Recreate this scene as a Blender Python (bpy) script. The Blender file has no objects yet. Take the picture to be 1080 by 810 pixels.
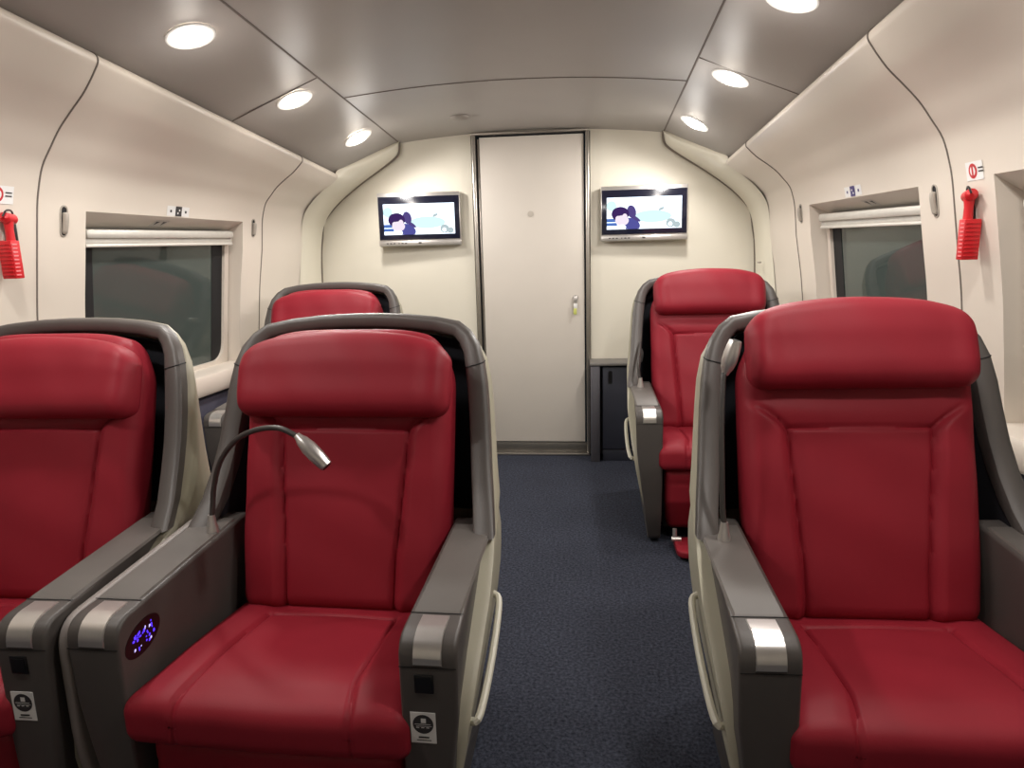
import bpy, bmesh, math, random
from mathutils import Vector, Matrix
random.seed(4)
S = bpy.context.scene
C = S.collection

# ------------------------------------------------------------------ camera, world, exposure
CAM_H = 1.357
cam_d = bpy.data.cameras.new('camera'); cam = bpy.data.objects.new('camera', cam_d); C.objects.link(cam)
cam_d.sensor_fit = 'HORIZONTAL'; cam_d.sensor_width = 36.0
cam_d.lens = 36.0 * 750.0 / 1080.0
cam_d.clip_start = 0.02; cam_d.clip_end = 60
# rows: world axes X, Y, Z expressed in camera axes
RM = Matrix(((0.99423069, 0.00529783, 0.10713203),
             (0.10394792, 0.19880041, -0.97451179),
             (-0.02646069, 0.98002568, 0.19710276)))
cam.matrix_world = Matrix.Translation((0, 0, CAM_H)) @ RM.to_4x4()
S.camera = cam
w = bpy.data.worlds.new('night'); S.world = w; w.use_nodes = True
w.node_tree.nodes['Background'].inputs[0].default_value = (0.02, 0.025, 0.03, 1)
w.node_tree.nodes['Background'].inputs[1].default_value = 0.3
S.view_settings.view_transform = 'Standard'; S.view_settings.look = 'None'
S.view_settings.gamma = 1.0; S.view_settings.use_curve_mapping = False
S.view_settings.exposure = 0.0
LAMP_W = 19.5           # watts of each downlight's spot
LAMP_COL = (1.0, 0.962, 0.92)
LENS_E = 30.0
GLOW_W = .9          # wide glow of the frosted lens

# ------------------------------------------------------------------ materials
def lin(c):
    return tuple(((x / 255) / 12.92 if x / 255 <= 0.04045 else ((x / 255 + 0.055) / 1.055) ** 2.4) for x in c) + (1,)
MATS = {}
def mat(name, rgb, rough=0.5, metal=0.0, noise=0.0, nscale=20.0, bump=0.0, bscale=120.0, spec=0.5, coat=0.0, emit=None, estr=0.0, bdist=0.002):
    if name in MATS: return MATS[name]
    m = bpy.data.materials.new(name); m.use_nodes = True; nt = m.node_tree
    b = nt.nodes['Principled BSDF']
    b.inputs['Roughness'].default_value = rough; b.inputs['Metallic'].default_value = metal
    b.inputs['Specular IOR Level'].default_value = spec; b.inputs['Coat Weight'].default_value = coat
    tc = nt.nodes.new('ShaderNodeTexCoord')
    n = nt.nodes.new('ShaderNodeTexNoise'); n.inputs['Scale'].default_value = nscale; n.inputs['Detail'].default_value = 5
    nt.links.new(tc.outputs['Object'], n.inputs['Vector'])
    cr = nt.nodes.new('ShaderNodeValToRGB'); base = lin(rgb)
    cr.color_ramp.elements[0].position = 0.3; cr.color_ramp.elements[1].position = 0.7
    cr.color_ramp.elements[0].color = tuple(x * (1 - noise) for x in base[:3]) + (1,)
    cr.color_ramp.elements[1].color = tuple(min(1, x * (1 + noise)) for x in base[:3]) + (1,)
    nt.links.new(n.outputs['Fac'], cr.inputs['Fac']); nt.links.new(cr.outputs['Color'], b.inputs['Base Color'])
    if bump:
        n2 = nt.nodes.new('ShaderNodeTexNoise'); n2.inputs['Scale'].default_value = bscale; n2.inputs['Detail'].default_value = 4
        nt.links.new(tc.outputs['Object'], n2.inputs['Vector'])
        bp = nt.nodes.new('ShaderNodeBump'); bp.inputs['Strength'].default_value = bump; bp.inputs['Distance'].default_value = bdist
        nt.links.new(n2.outputs['Fac'], bp.inputs['Height']); nt.links.new(bp.outputs['Normal'], b.inputs['Normal'])
    if emit:
        b.inputs['Emission Color'].default_value = lin(emit); b.inputs['Emission Strength'].default_value = estr
    MATS[name] = m; return m
M_wall = mat('wall_panel', (215, 205, 193), .30, noise=.02, nscale=3, bump=.05, bscale=300)
M_end = mat('end_wall', (217, 211, 196), .5, noise=.015, nscale=3, bump=.05, bscale=300)
M_arch = mat('arch_trim', (218, 212, 195), .32, noise=.02, nscale=3)
M_ceil = mat('ceiling_panel', (166, 160, 155), .42, noise=.02, nscale=4, spec=.6)
M_seam = mat('seam_gasket', (112, 103, 96), .7)
M_door = mat('door_panel', (210, 202, 192), .45, noise=.015, nscale=5, bump=.04, bscale=200)
M_steel = mat('brushed_steel', (176, 170, 162), .32, .9, noise=.05, nscale=60)
M_kick = mat('kick_plate', (120, 116, 110), .4, .7, noise=.05)
M_dark = mat('dark_gap', (18, 18, 20), .7)
M_red = mat('red_leather', (143, 34, 47), .5, noise=.07, nscale=5, bump=.25, bscale=380, spec=.22, bdist=.0008)
M_stitch = mat('red_stitch', (88, 12, 22), .6)
M_shell = mat('cream_shell', (176, 171, 152), .45, noise=.03, nscale=6, bump=.08, bscale=350)
M_rim = mat('grey_rim', (86, 81, 78), .42, noise=.05, nscale=9, bump=.12, bscale=500)
M_arm = mat('dark_arm_plastic', (80, 75, 72), .42, noise=.05, nscale=9, bump=.15, bscale=600)
M_pad = mat('arm_pad', (104, 99, 95), .45, noise=.05, nscale=9, bump=.15, bscale=600)
M_liner = mat('liner_fabric', (30, 30, 38), .85, noise=.15, nscale=200, bump=.3, bscale=500)
M_silver = mat('satin_silver', (206, 202, 198), .3, .75, noise=.03, nscale=40)
M_lampneck = mat('lamp_neck_rubber', (72, 68, 66), .4, .3)
M_black = mat('black_plastic', (16, 16, 18), .35)
M_white = mat('white_plastic', (232, 230, 226), .45)
M_sticker = mat('sticker_white', (225, 224, 222), .5)
M_ink = mat('sticker_ink', (48, 46, 48), .5)
M_redp = mat('red_plastic', (196, 28, 36), .35, spec=.5)
M_slot = mat('slot_metal', (172, 164, 154), .4, .1)
M_cab = mat('cabinet_blue', (52, 54, 66), .5, noise=.05)
M_cabf = mat('cabinet_frame', (116, 112, 108), .5, .2)
M_lens = mat('lamp_lens', (255, 250, 240), .4, emit=(255, 244, 228), estr=LENS_E)
M_cup = mat('lamp_reflector', (240, 238, 232), .3, .2)
M_blind = mat('blind_aluminium', (198, 194, 186), .4, .3, noise=.04, nscale=30)
M_led = mat('blue_led', (90, 60, 255), .4, emit=(80, 50, 255), estr=1.6)
M_ledw = mat('violet_led', (190, 190, 255), .4, emit=(190, 180, 255), estr=1.2)
M_bezel = mat('tv_bezel', (24, 26, 44), .15, spec=.7)

def carpet():
    m = bpy.data.materials.new('carpet_blue'); m.use_nodes = True; nt = m.node_tree; b = nt.nodes['Principled BSDF']
    b.inputs['Roughness'].default_value = .95; b.inputs['Specular IOR Level'].default_value = .15
    tc = nt.nodes.new('ShaderNodeTexCoord')
    n = nt.nodes.new('ShaderNodeTexNoise'); n.inputs['Scale'].default_value = 95; n.inputs['Detail'].default_value = 6; n.inputs['Roughness'].default_value = .7
    n3 = nt.nodes.new('ShaderNodeTexNoise'); n3.inputs['Scale'].default_value = 3
    nt.links.new(tc.outputs['Object'], n.inputs['Vector']); nt.links.new(tc.outputs['Object'], n3.inputs['Vector'])
    cr = nt.nodes.new('ShaderNodeValToRGB'); cr.color_ramp.elements[0].position = .33; cr.color_ramp.elements[1].position = .68
    cr.color_ramp.elements[0].color = lin((30, 32, 42)); cr.color_ramp.elements[1].color = lin((80, 84, 98))
    nt.links.new(n.outputs['Fac'], cr.inputs['Fac'])
    mx = nt.nodes.new('ShaderNodeMix'); mx.data_type = 'RGBA'; mx.blend_type = 'MULTIPLY'; mx.inputs[0].default_value = .3
    nt.links.new(cr.outputs['Color'], mx.inputs[6]); nt.links.new(n3.outputs['Fac'], mx.inputs[7]); nt.links.new(mx.outputs[2], b.inputs['Base Color'])
    bp = nt.nodes.new('ShaderNodeBump'); bp.inputs['Strength'].default_value = .6; bp.inputs['Distance'].default_value = .004
    nt.links.new(n.outputs['Fac'], bp.inputs['Height']); nt.links.new(bp.outputs['Normal'], b.inputs['Normal'])
    return m
M_floor = carpet()
def glass():
    m = bpy.data.materials.new('tinted_window_glass'); m.use_nodes = True; nt = m.node_tree; b = nt.nodes['Principled BSDF']
    b.inputs['Base Color'].default_value = lin((86, 96, 92)); b.inputs['Roughness'].default_value = .03
    b.inputs['Transmission Weight'].default_value = .35; b.inputs['IOR'].default_value = 1.5
    b.inputs['Specular IOR Level'].default_value = .5
    n = nt.nodes.new('ShaderNodeTexNoise'); n.inputs['Scale'].default_value = 2
    bp = nt.nodes.new('ShaderNodeBump'); bp.inputs['Strength'].default_value = .01
    nt.links.new(n.outputs['Fac'], bp.inputs['Height']); nt.links.new(bp.outputs['Normal'], b.inputs['Normal'])
    return m
M_glass = glass()
def emis(name, rgb, s):
    m = bpy.data.materials.new(name); m.use_nodes = True; nt = m.node_tree; nt.nodes.clear()
    o = nt.nodes.new('ShaderNodeOutputMaterial'); e = nt.nodes.new('ShaderNodeEmission')
    e.inputs[0].default_value = lin(rgb); e.inputs[1].default_value = s; nt.links.new(e.outputs[0], o.inputs[0]); return m

# ------------------------------------------------------------------ mesh helpers
def mesh(name, V, F, m, parent=None, smooth=False, mi=None):
    me = bpy.data.meshes.new(name); me.from_pydata([tuple(v) for v in V], [], F)
    ms = m if isinstance(m, (list, tuple)) else [m]
    for x in ms: me.materials.append(x)
    if mi: me.polygons.foreach_set('material_index', mi)
    me.validate(); 
    bm = bmesh.new(); bm.from_mesh(me); bmesh.ops.recalc_face_normals(bm, faces=bm.faces); bm.to_mesh(me); bm.free()
    if smooth:
        me.polygons.foreach_set('use_smooth', [True] * len(me.polygons))
        try: me.set_sharp_from_angle(angle=math.radians(smooth if smooth > 1 else 40))
        except Exception: pass
    o = bpy.data.objects.new(name, me); C.objects.link(o)
    if parent: o.parent = parent
    return o
class MB:
    def __init__(s): s.V = []; s.F = []; s.I = []
    def add(s, V, F, mi=0):
        k = len(s.V); s.V += [tuple(v) for v in V]; s.F += [tuple(i + k for i in f) for f in F]; s.I += [mi] * len(F); return s
    def box(s, c, d, r=0.0, mi=0, rot=None, seg=2):
        bm = bmesh.new(); bmesh.ops.create_cube(bm, size=1.0)
        for v in bm.verts: v.co = Vector((v.co.x * d[0], v.co.y * d[1], v.co.z * d[2]))
        if r > 0: bmesh.ops.bevel(bm, geom=bm.edges[:], offset=min(r, min(d) * .49), segments=seg, profile=.5, affect='EDGES')
        T = Matrix.Translation(c) @ (rot.to_4x4() if rot else Matrix())
        bm.verts.index_update(); s.add([T @ v.co for v in bm.verts], [[v.index for v in f.verts] for f in bm.faces], mi); bm.free(); return s
    def tube(s, P, r, n=12, mi=0, cap=True):
        P = [Vector(p) for p in P]; R = r if isinstance(r, (list, tuple)) else [r] * len(P)
        V = []; F = []; up = None
        for i, p in enumerate(P):
            t = (P[min(i + 1, len(P) - 1)] - P[max(i - 1, 0)]).normalized()
            if up is None: up = Vector((0, 0, 1)) if abs(t.z) < .9 else Vector((1, 0, 0))
            a = (up - t * up.dot(t)).normalized(); up = a; b = t.cross(a)
            for k in range(n):
                an = 2 * math.pi * k / n; V.append(p + (a * math.cos(an) + b * math.sin(an)) * R[i])
        for i in range(len(P) - 1):
            for k in range(n): F.append((i * n + k, i * n + (k + 1) % n, (i + 1) * n + (k + 1) % n, (i + 1) * n + k))
        if cap: F.append(tuple(range(n - 1, -1, -1))); F.append(tuple((len(P) - 1) * n + k for k in range(n)))
        return s.add(V, F, mi)
    def prism(s, poly, x0, x1, axis='x', r=0.0, mi=0, seg=3):
        """extrude a 2-D polygon along an axis, edges rounded"""
        f = {'x': lambda a, b, t: (t, a, b), 'y': lambda a, b, t: (a, t, b), 'z': lambda a, b, t: (a, b, t)}[axis]
        bm = bmesh.new(); n = len(poly)
        A = [bm.verts.new(f(a, b, x0)) for a, b in poly]; B = [bm.verts.new(f(a, b, x1)) for a, b in poly]
        bm.faces.new(A); bm.faces.new(B[::-1])
        for i in range(n): bm.faces.new((A[i], B[i], B[(i + 1) % n], A[(i + 1) % n]))
        bmesh.ops.recalc_face_normals(bm, faces=bm.faces)
        if r:
            ed = [e for e in bm.edges if (e.verts[0] in A) == (e.verts[1] in A)]
            bmesh.ops.bevel(bm, geom=ed, offset=r, segments=seg, profile=.5, affect='EDGES')
        bm.verts.index_update(); s.add([v.co.copy() for v in bm.verts], [[v.index for v in fc.verts] for fc in bm.faces], mi); bm.free(); return s
    def disc(s, c, n, r, seg=24, mi=0, ry=None):
        c = Vector(c); n = Vector(n).normalized(); a = n.orthogonal().normalized() if abs(n.z) > .95 else Vector((0, 0, 1)).cross(n).normalized(); b = n.cross(a)
        ry = ry or r
        V = [c + a * r * math.cos(2 * math.pi * k / seg) + b * ry * math.sin(2 * math.pi * k / seg) for k in range(seg)]
        return s.add(V, [tuple(range(seg))], mi)
    def done(s, name, m, parent=None, smooth=35):
        return mesh(name, s.V, s.F, m, parent, smooth, s.I)
def catmull(P, n=8):
    P = [Vector(p) for p in P]; Q = [P[0] * 2 - P[1]] + P + [P[-1] * 2 - P[-2]]; out = []
    for i in range(1, len(Q) - 2):
        for k in range(n):
            t = k / n; a, b, c, d = Q[i - 1], Q[i], Q[i + 1], Q[i + 2]
            out.append(.5 * ((2 * b) + (c - a) * t + (2 * a - 5 * b + 4 * c - d) * t * t + (3 * b - a - 3 * c + d) * t ** 3))
    out.append(P[-1]); return out
def fillet(poly, R, seg=6):
    """round the corners of a closed 2-D polygon, R per corner"""
    out = []; n = len(poly)
    for i in range(n):
        r = R[i] if isinstance(R, (list, tuple)) else R
        p = Vector(poly[i]); a = Vector(poly[i - 1]) - p; b = Vector(poly[(i + 1) % n]) - p
        if r <= 0: out.append(tuple(p)); continue
        d = min(r, a.length * .49, b.length * .49); a = a.normalized() * d; b = b.normalized() * d
        for k in range(seg + 1):
            t = k / seg; q = p + a * (1 - t) ** 2 + b * t ** 2; out.append(tuple(q))
    return out
def tag(o, label, cat, group=None):
    o['label'] = label; o['category'] = cat
    if group: o['group'] = group
    return o
def struct(o): o['kind'] = 'structure'; return o
def empty(name, loc): 
    o = bpy.data.objects.new(name, None); o.empty_display_size = .1; C.objects.link(o); o.location = loc; return o

# ------------------------------------------------------------------ room geometry laws
XC = -.345; YD = 4.43; YB = -1.3
PROF = [(1.56, 0), (1.59, .12), (1.60, .3), (1.605, .5), (1.603, .68), (1.597, .76), (1.583, .9), (1.568, 1.03), (1.552, 1.16), (1.532, 1.28), (1.51, 1.41),
        (1.493, 1.507), (1.478, 1.567), (1.452, 1.64), (1.412, 1.70), (1.372, 1.755), (1.32, 1.81), (1.275, 1.855), (1.243, 1.895), (1.222, 1.925), (1.209, 1.945), (1.206, 1.960), (1.212, 1.972), (1.228, 1.980), (1.26, 1.982)]
def refine(P, n=4):
    out = []; Q = [P[0]] + P + [P[-1]]
    for i in range(1, len(Q) - 2):
        a, b, c, d = Q[i - 1], Q[i], Q[i + 1], Q[i + 2]
        for k in range(n):
            t = k / n; out.append(tuple(.5 * (2 * b[j] + (c[j] - a[j]) * t + (2 * a[j] - 5 * b[j] + 4 * c[j] - d[j]) * t * t + (3 * b[j] - a[j] - 3 * c[j] + d[j]) * t ** 3) for j in (0, 1)))
    out.append(P[-1]); return out
PROF = refine(PROF)
def wall_hw(z):
    for (a, b), (c, d) in zip(PROF, PROF[1:]):
        if z <= d: return a + (c - a) * (z - b) / (d - b)
    return PROF[-1][0]
def wp(side, y, i_or_z, off=0.0):
    """point on side wall; off > 0 moves into the cabin"""
    hw, z = i_or_z if isinstance(i_or_z, tuple) else (wall_hw(i_or_z), i_or_z)
    yy = max(y, 1.6); k = min(1, max(0, (z - 1.35) / .6))
    sx = -(.09 * (1 - k) + .055 * k) * (yy - 2.3); sz = -.11 * (yy - 2.3) * k ** 1.5
    return Vector((XC + side * (hw + sx - off), y, z + sz))
def ceil_pts(y):
    yy = max(y, 1.6); hs = .787; zs = 1.957 + .075 * (YD - yy)
    p = wp(1, y, (1.226, 1.974)); return hs, zs, p.x - XC, p.z
# floor
m = MB(); m.add([(-2.1, YB, 0), (1.5, YB, 0), (1.5, YD + .1, 0), (-2.1, YD + .1, 0), (-2.1, YB, -.05), (1.5, YB, -.05), (1.5, YD + .1, -.05), (-2.1, YD + .1, -.05)],
       [(0, 1, 2, 3), (4, 7, 6, 5), (0, 4, 5, 1), (1, 5, 6, 2), (2, 6, 7, 3), (3, 7, 4, 0)])
struct(m.done('floor', M_floor))
# side walls with window openings
WIN = {-1: [(2.495, 3.535), (1.02, 2.06), (-.50, .54)], 1: [(2.64, 3.60), (1.21, 2.24), (-.35, .68)]}
ZW0, ZW1 = .76, 1.507
YARCH = 4.17
def build_wall(side, name):
    ys = set([YB, -.2, .9, 1.6, YARCH, YD]) | {y for a in WIN[side] for y in a}
    y = 1.6
    while y < YARCH: ys.add(round(y, 3)); y += .23
    ys = sorted(ys); V = [wp(side, y, p) for y in ys for p in PROF]; n = len(PROF); F = []
    for i in range(len(ys) - 1):
        ym = (ys[i] + ys[i + 1]) / 2
        for j in range(n - 1):
            zm = (PROF[j][1] + PROF[j + 1][1]) / 2
            if ZW0 < zm < ZW1 and any(a < ym < b for a, b in WIN[side]): continue
            F.append((i * n + j, (i + 1) * n + j, (i + 1) * n + j + 1, i * n + j + 1))
    o = MB(); o.add(V, F)
    return struct(o.done(name, M_wall, smooth=30))
HWG = 1.600                                    # half width of the glazing plane
def gx(side, y, z=1.445): return XC + side * (HWG + (1.445 - z) * .12 - .09 * (max(y, 1.6) - 2.3))
def build_window(side, k, idx):
    y0, y1 = WIN[side][k]; zt = 1.445; zb = .765
    m = MB(); ys = [y0 + (y1 - y0) * t / 6 for t in range(7)]
    # soffit, two jambs, bottom of the reveal
    V = []; F = []
    for y in ys: V += [wp(side, y, ZW1), Vector((gx(side, y), y, zt))]
    F += [(2 * i, 2 * i + 1, 2 * i + 3, 2 * i + 2) for i in range(6)]; m.add(V, F)
    for y in (y0, y1):
        zs = [z for _, z in PROF if ZW0 <= z <= ZW1]; V = []; F = []
        for z in zs:
            t = (z - ZW0) / (ZW1 - ZW0); V += [wp(side, y, z), Vector((gx(side, y, zb + (zt - zb) * t), y, zb + (zt - zb) * t))]
        F += [(2 * i, 2 * i + 1, 2 * i + 3, 2 * i + 2) for i in range(len(zs) - 1)]; m.add(V, F)
    fr = m.done('window_%d' % idx, M_wall, smooth=20); struct(fr)
    # white inner frame with rounded lower corners, as a ring in the glazing plane
    def P(y, z, off): return Vector((gx(side, y, z) - side * off, y, z))
    Y0, Y1 = y0 + .012, y1 - .012
    outer = [(Y0, zb), (Y1, zb), (Y1, zt), (Y0, zt)]; inner = [(Y0 + .035, zb + .03), (Y1 - .035, zb + .03), (Y1 - .035, zt), (Y0 + .035, zt)]
    o2 = fillet(outer, [.0001, .0001, .0001, .0001], 8); i2 = fillet(inner, [.09, .09, .0001, .0001], 8)
    r = MB(); n = len(o2); V = [P(a, b, .022) for a, b in o2] + [P(a, b, .022) for a, b in i2] + [P(a, b, .004) for a, b in i2] + [P(a, b, .0) for a, b in o2]
    F = []
    for j in range(n):
        q = (j + 1) % n; F += [(j, q, n + q, n + j), (n + j, n + q, 2 * n + q, 2 * n + j), (3 * n + j, 3 * n + q, q, j)]
    r.add(V, F); r.done('window_frame', M_wall, fr, 30)
    g = MB(); V = [P(a, b, .006) for a, b in i2]; g.add(V + [v + Vector((side * .012, 0, 0)) for v in V], [tuple(range(n)), tuple(range(2 * n - 1, n - 1, -1))] + [(j, (j + 1) % n, n + (j + 1) % n, n + j) for j in range(n)])
    g.done('glass_pane', M_glass, fr, 0)
    # dark rubber seals each end of the glass
    s = MB()
    c0, c1 = Y1 - .035, Y0 + .035       # black enamel band printed round the glass, widest at both ends
    for ya, yb in ((c0 - .085, c0), (c1, c1 + .085)):
        o4 = [(ya, zb + .032), (yb, zb + .032), (yb, zt), (ya, zt)]
        f4 = fillet(o4, [.0001, .088, .0001, .0001] if yb == c0 else [.088, .0001, .0001, .0001], 8)
        s.add([P(a, b, .0085) for a, b in f4], [tuple(range(len(f4)))])
    for ya, yb in ((y0, y0 + .012), (y1 - .012, y1)):
        s.add([P(ya, zb + .02, .001), P(yb, zb + .02, .001), P(yb, zt, .001), P(ya, zt, .001)], [(0, 1, 2, 3)])
    s.done('seal', M_dark, fr, 0)
    # roller blind: cassette, hem bar
    b = MB(); L = y1 - y0 - .075; a = math.atan2(gx(side, y1) - gx(side, y0), y1 - y0)
    R = Matrix.Rotation(-a, 3, 'Z'); cy = (y0 + y1) / 2; cx = gx(side, cy)
    b.box((cx - side * .045, cy, 1.425), (.045, L, .036), .012, rot=R); b.box((cx - side * .042, cy, 1.397), (.02, L, .022), .004, rot=R)
    bl = b.done('roller_blind', M_blind, fr)
    hb = MB(); hb.box((cx - side * .042, cy, 1.381), (.028, L, .013), .005, rot=R); hb.done('hem_bar', mat('hem_bar', (214, 210, 202), .35, .3), bl)
    # ledge below the window
    ll = MB(); V = []; F = []
    sec = [(1.72, .775), (1.56, .775), (1.535, .768), (1.527, .755), (1.527, .69), (1.535, .675), (1.60, .665)]
    ya, yb = y0 - .16, y1 + .16; n = 9
    for i in range(n):
        y = ya + (yb - ya) * i / (n - 1)
        for hw, z in sec: V.append((XC + side * (hw - .09 * (max(y, 1.6) - 2.3)), y, z))
    k2 = len(sec); F = [(i * k2 + j, (i + 1) * k2 + j, (i + 1) * k2 + j + 1, i * k2 + j + 1) for i in range(n - 1) for j in range(k2 - 1)]
    F += [tuple(range(k2)), tuple((n - 1) * k2 + j for j in range(k2))]
    ll.add(V, F); ll.done('window_ledge', M_wall, fr, 40)
    return fr
idx = 1
for side, nm in ((-1, 'wall_left'), (1, 'wall_right')):
    build_wall(side, nm)
    for k in range(3): build_window(side, k, idx); idx += 1
# dark lower heater panel along each wall
for side, nm in ((-1, 'baseboard_left'), (1, 'baseboard_right')):
    V = []; F = []; sec = [(1.597, .655), (1.560, .652), (1.553, .64), (1.55, .3), (1.54, .0)]; n = 14
    for i in range(n):
        y = YB + (YARCH - YB) * i / (n - 1)
        for hw, z in sec: V.append((XC + side * (hw - .09 * (max(y, 1.6) - 2.3)), y, z))
    k2 = len(sec); F = [(i * k2 + j, (i + 1) * k2 + j, (i + 1) * k2 + j + 1, i * k2 + j + 1) for i in range(n - 1) for j in range(k2 - 1)]
    m = MB(); m.add(V, F); struct(m.done(nm, mat('dark_baseboard', (66, 64, 78), .6, noise=.1, nscale=60), smooth=30))
# ceiling: arched centre panel and the two flat side panels
ny = 24; m = MB(); V = []; F = []; nc = 17
for i in range(ny + 1):
    y = YB + (YD + .05 - YB) * i / ny; hs, zs, hc, zc = ceil_pts(y)
    row = [(XC - hc - .10, y, zc + .012), (XC - hc, y, zc + .012)]
    row += [(XC + hs * (-1 + 2 * j / (nc - 1)), y, zs + .045 * (1 - (-1 + 2 * j / (nc - 1)) ** 2)) for j in range(nc)]
    row += [(XC + hc, y, zc + .012), (XC + hc + .10, y, zc + .012)]; V += row
k = nc + 4
F = [(i * k + j, i * k + j + 1, (i + 1) * k + j + 1, (i + 1) * k + j) for i in range(ny) for j in range(k - 1)]
m.add(V, F); struct(m.done('ceiling', M_ceil, smooth=60))
def side_ceil(side, y, t, off=0.0):
    hs, zs, hc, zc = ceil_pts(y); return Vector((XC + side * (hs + (hc - hs) * t), y, zs + (zc + .012 - zs) * t - off))
def mid_ceil(y, t, off=0.0):
    hs, zs, hc, zc = ceil_pts(y); return Vector((XC + hs * t, y, zs + .045 * (1 - t * t) - off))
tn = [0]
def trim(m, material=M_seam, smooth=35):
    tn[0] += 1; return struct(m.done('trim_%d' % tn[0], material, smooth=smooth))
for side in (-1, 1):          # long gaskets at the seam of centre and side panels
    trim(MB().tube([side_ceil(side, YB + (YD - .02 - YB) * i / 30, 0, .0) for i in range(31)], .0045, 8))
    for y in (3.10, .75): trim(MB().tube([side_ceil(side, y, i / 10, .0) for i in range(11)], .003, 6))
for y in (3.42, 1.1): trim(MB().tube([mid_ceil(y, -1 + i / 10, .0) for i in range(21)], .003, 6))
# gaskets between the wall panels
for side, yy in ((-1, (2.28, 3.72, .78)), (1, (2.44, 3.78, .95))):
    for y in yy:
        P = [wp(side, y, p) for p in PROF if p[1] > .68]
        trim(MB().tube(P, .0035, 6))
# end wall (bulkhead) with door opening
DX0, DX1, DZ0, DZ1 = -.668, -.014, .076, 1.975
def ceil_z(x):
    hs, zs, hc, zc = ceil_pts(YD); r = abs(x - XC)
    return zs + .045 * (1 - (r / hs) ** 2) if r < hs else zs + (zc + .012 - zs) * (r - hs) / (hc - hs)
m = MB()
xs = [-2.05, -1.9, -1.7, -1.5, -1.3, -1.132, -1.0, -.85, DX0 - .03]
V = []; F = []
for x in xs: V += [(x, YD, 0), (x, YD, ceil_z(x) + .03)]
m.add(V, [(2 * i, 2 * i + 2, 2 * i + 3, 2 * i + 1) for i in range(len(xs) - 1)])
xs = [DX1 + .03, .15, .3, .442, .6, .8, 1.0, 1.2, 1.4]; V = []
for x in xs: V += [(x, YD, 0), (x, YD, ceil_z(x) + .03)]
m.add(V, [(2 * i, 2 * i + 2, 2 * i + 3, 2 * i + 1) for i in range(len(xs) - 1)])
m.add([(DX0 - .03, YD, DZ1 + .01), (DX1 + .03, YD, DZ1 + .01), (DX1 + .03, YD, 2.06), (DX0 - .03, YD, 2.06)], [(0, 1, 2, 3)])
struct(m.done('wall_end', M_end, smooth=0))
m = MB(); m.add([(-2.1, YB, 0), (1.5, YB, 0), (1.5, YB, 2.4), (-2.1, YB, 2.4)], [(0, 1, 2, 3)]); struct(m.done('wall_rear', M_end, smooth=0))
# arch moulding between side walls / ceiling and the end wall
AIN = [(1.335, 0.0), (1.335, .6), (1.335, 1.1), (1.325, 1.30), (1.310, 1.40), (1.290, 1.50), (1.225, 1.58), (1.155, 1.640), (1.07, 1.702), (1.01, 1.742), (.94, 1.785), (.835, 1.852), (.795, 1.888), (.785, 1.93), (.785, 1.965)]
def arch(side, name):
    n = len(AIN); V = []; F = []
    outs = []
    zs = [0, .6, 1.1, 1.30, 1.40, 1.50, 1.60]
    for z in zs: p = wp(side, YARCH - .005, z, .0005); outs.append((abs(p.x - XC), p.z))
    for pr in ((1.372, 1.755), (1.243, 1.895), (1.206, 1.960)): p = wp(side, YARCH - .005, pr, .0005); outs.append((abs(p.x - XC), p.z))
    for t in (1.0, .8, .5, .2, 0): p = side_ceil(side, YARCH + .0 + (1 - t) * .20, t, -.002); outs.append((abs(p.x - XC), p.z))
    yo = [YARCH - .005] * 10 + [YARCH, YARCH + .05, YARCH + .11, YARCH + .17, YD - .04]
    K = 9
    for i in range(n):
        (a, b), (c, d) = outs[i], AIN[i]
        for k in range(K):
            u = k / (K - 1); bul = math.sin(math.pi * u) * .016
            # rounded bead: runs flush first, then turns to the end wall
            y = yo[i] + (YD - .035 - yo[i]) * (u ** 1.25)
            hw = a + (c - a) * u ** 1.15; z = b + (d - b) * u ** 1.15
            V.append((XC + side * (hw - bul * .7), y - bul, z - bul * .5 * (i > 4)))
        (e, f) = AIN[i]
        V.append((XC + side * (e - .004), YD - .03, f)); V.append((XC + side * (e + .012), YD - .022, f)); V.append((XC + side * (e + .014), YD + .002, f))
    W = K + 3
    F = [(i * W + j, (i + 1) * W + j, (i + 1) * W + j + 1, i * W + j + 1) for i in range(n - 1) for j in range(W - 1)]
    m = MB(); m.add(V, F); o = struct(m.done(name, M_arch, smooth=50))
    md = o.modifiers.new('smooth', 'SUBSURF'); md.levels = 1; md.render_levels = 2
    return o
tn[0] += 1; arch(-1, 'trim_%d' % tn[0]); tn[0] += 1; arch(1, 'trim_%d' % tn[0])
# shade under each arch moulding's inner edge, drawn as an added dark tube
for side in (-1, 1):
    trim(MB().tube(catmull([(XC + side * (e - .003), YD - .034, f) for e, f in AIN[2:]], 4), .0065, 8), mat('arch_edge_shade', (104, 94, 84), .6))
# screw heads on the arch
for side, pts in ((-1, ((1.345, 4.28, 1.53), (1.375, 4.26, 1.12))), (1, ((1.315, 4.28, 1.54), (1.34, 4.26, 1.20)))):
    for i, (hw, y, z) in enumerate(pts):
        c = Vector((XC + side * (hw - .030), y - .030, z)); d = Vector((-side * .7, -.7, 0))
        o = MB().tube([c + d * -.02, c + d * .004], .006, 10).done('screw_cap', M_slot)
        tag(o, '%s grey screw cap on the %s arch moulding' % ('upper' if i == 0 else 'lower', 'left' if side < 0 else 'right'), 'screw', 'screw caps on the arch mouldings')

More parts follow.
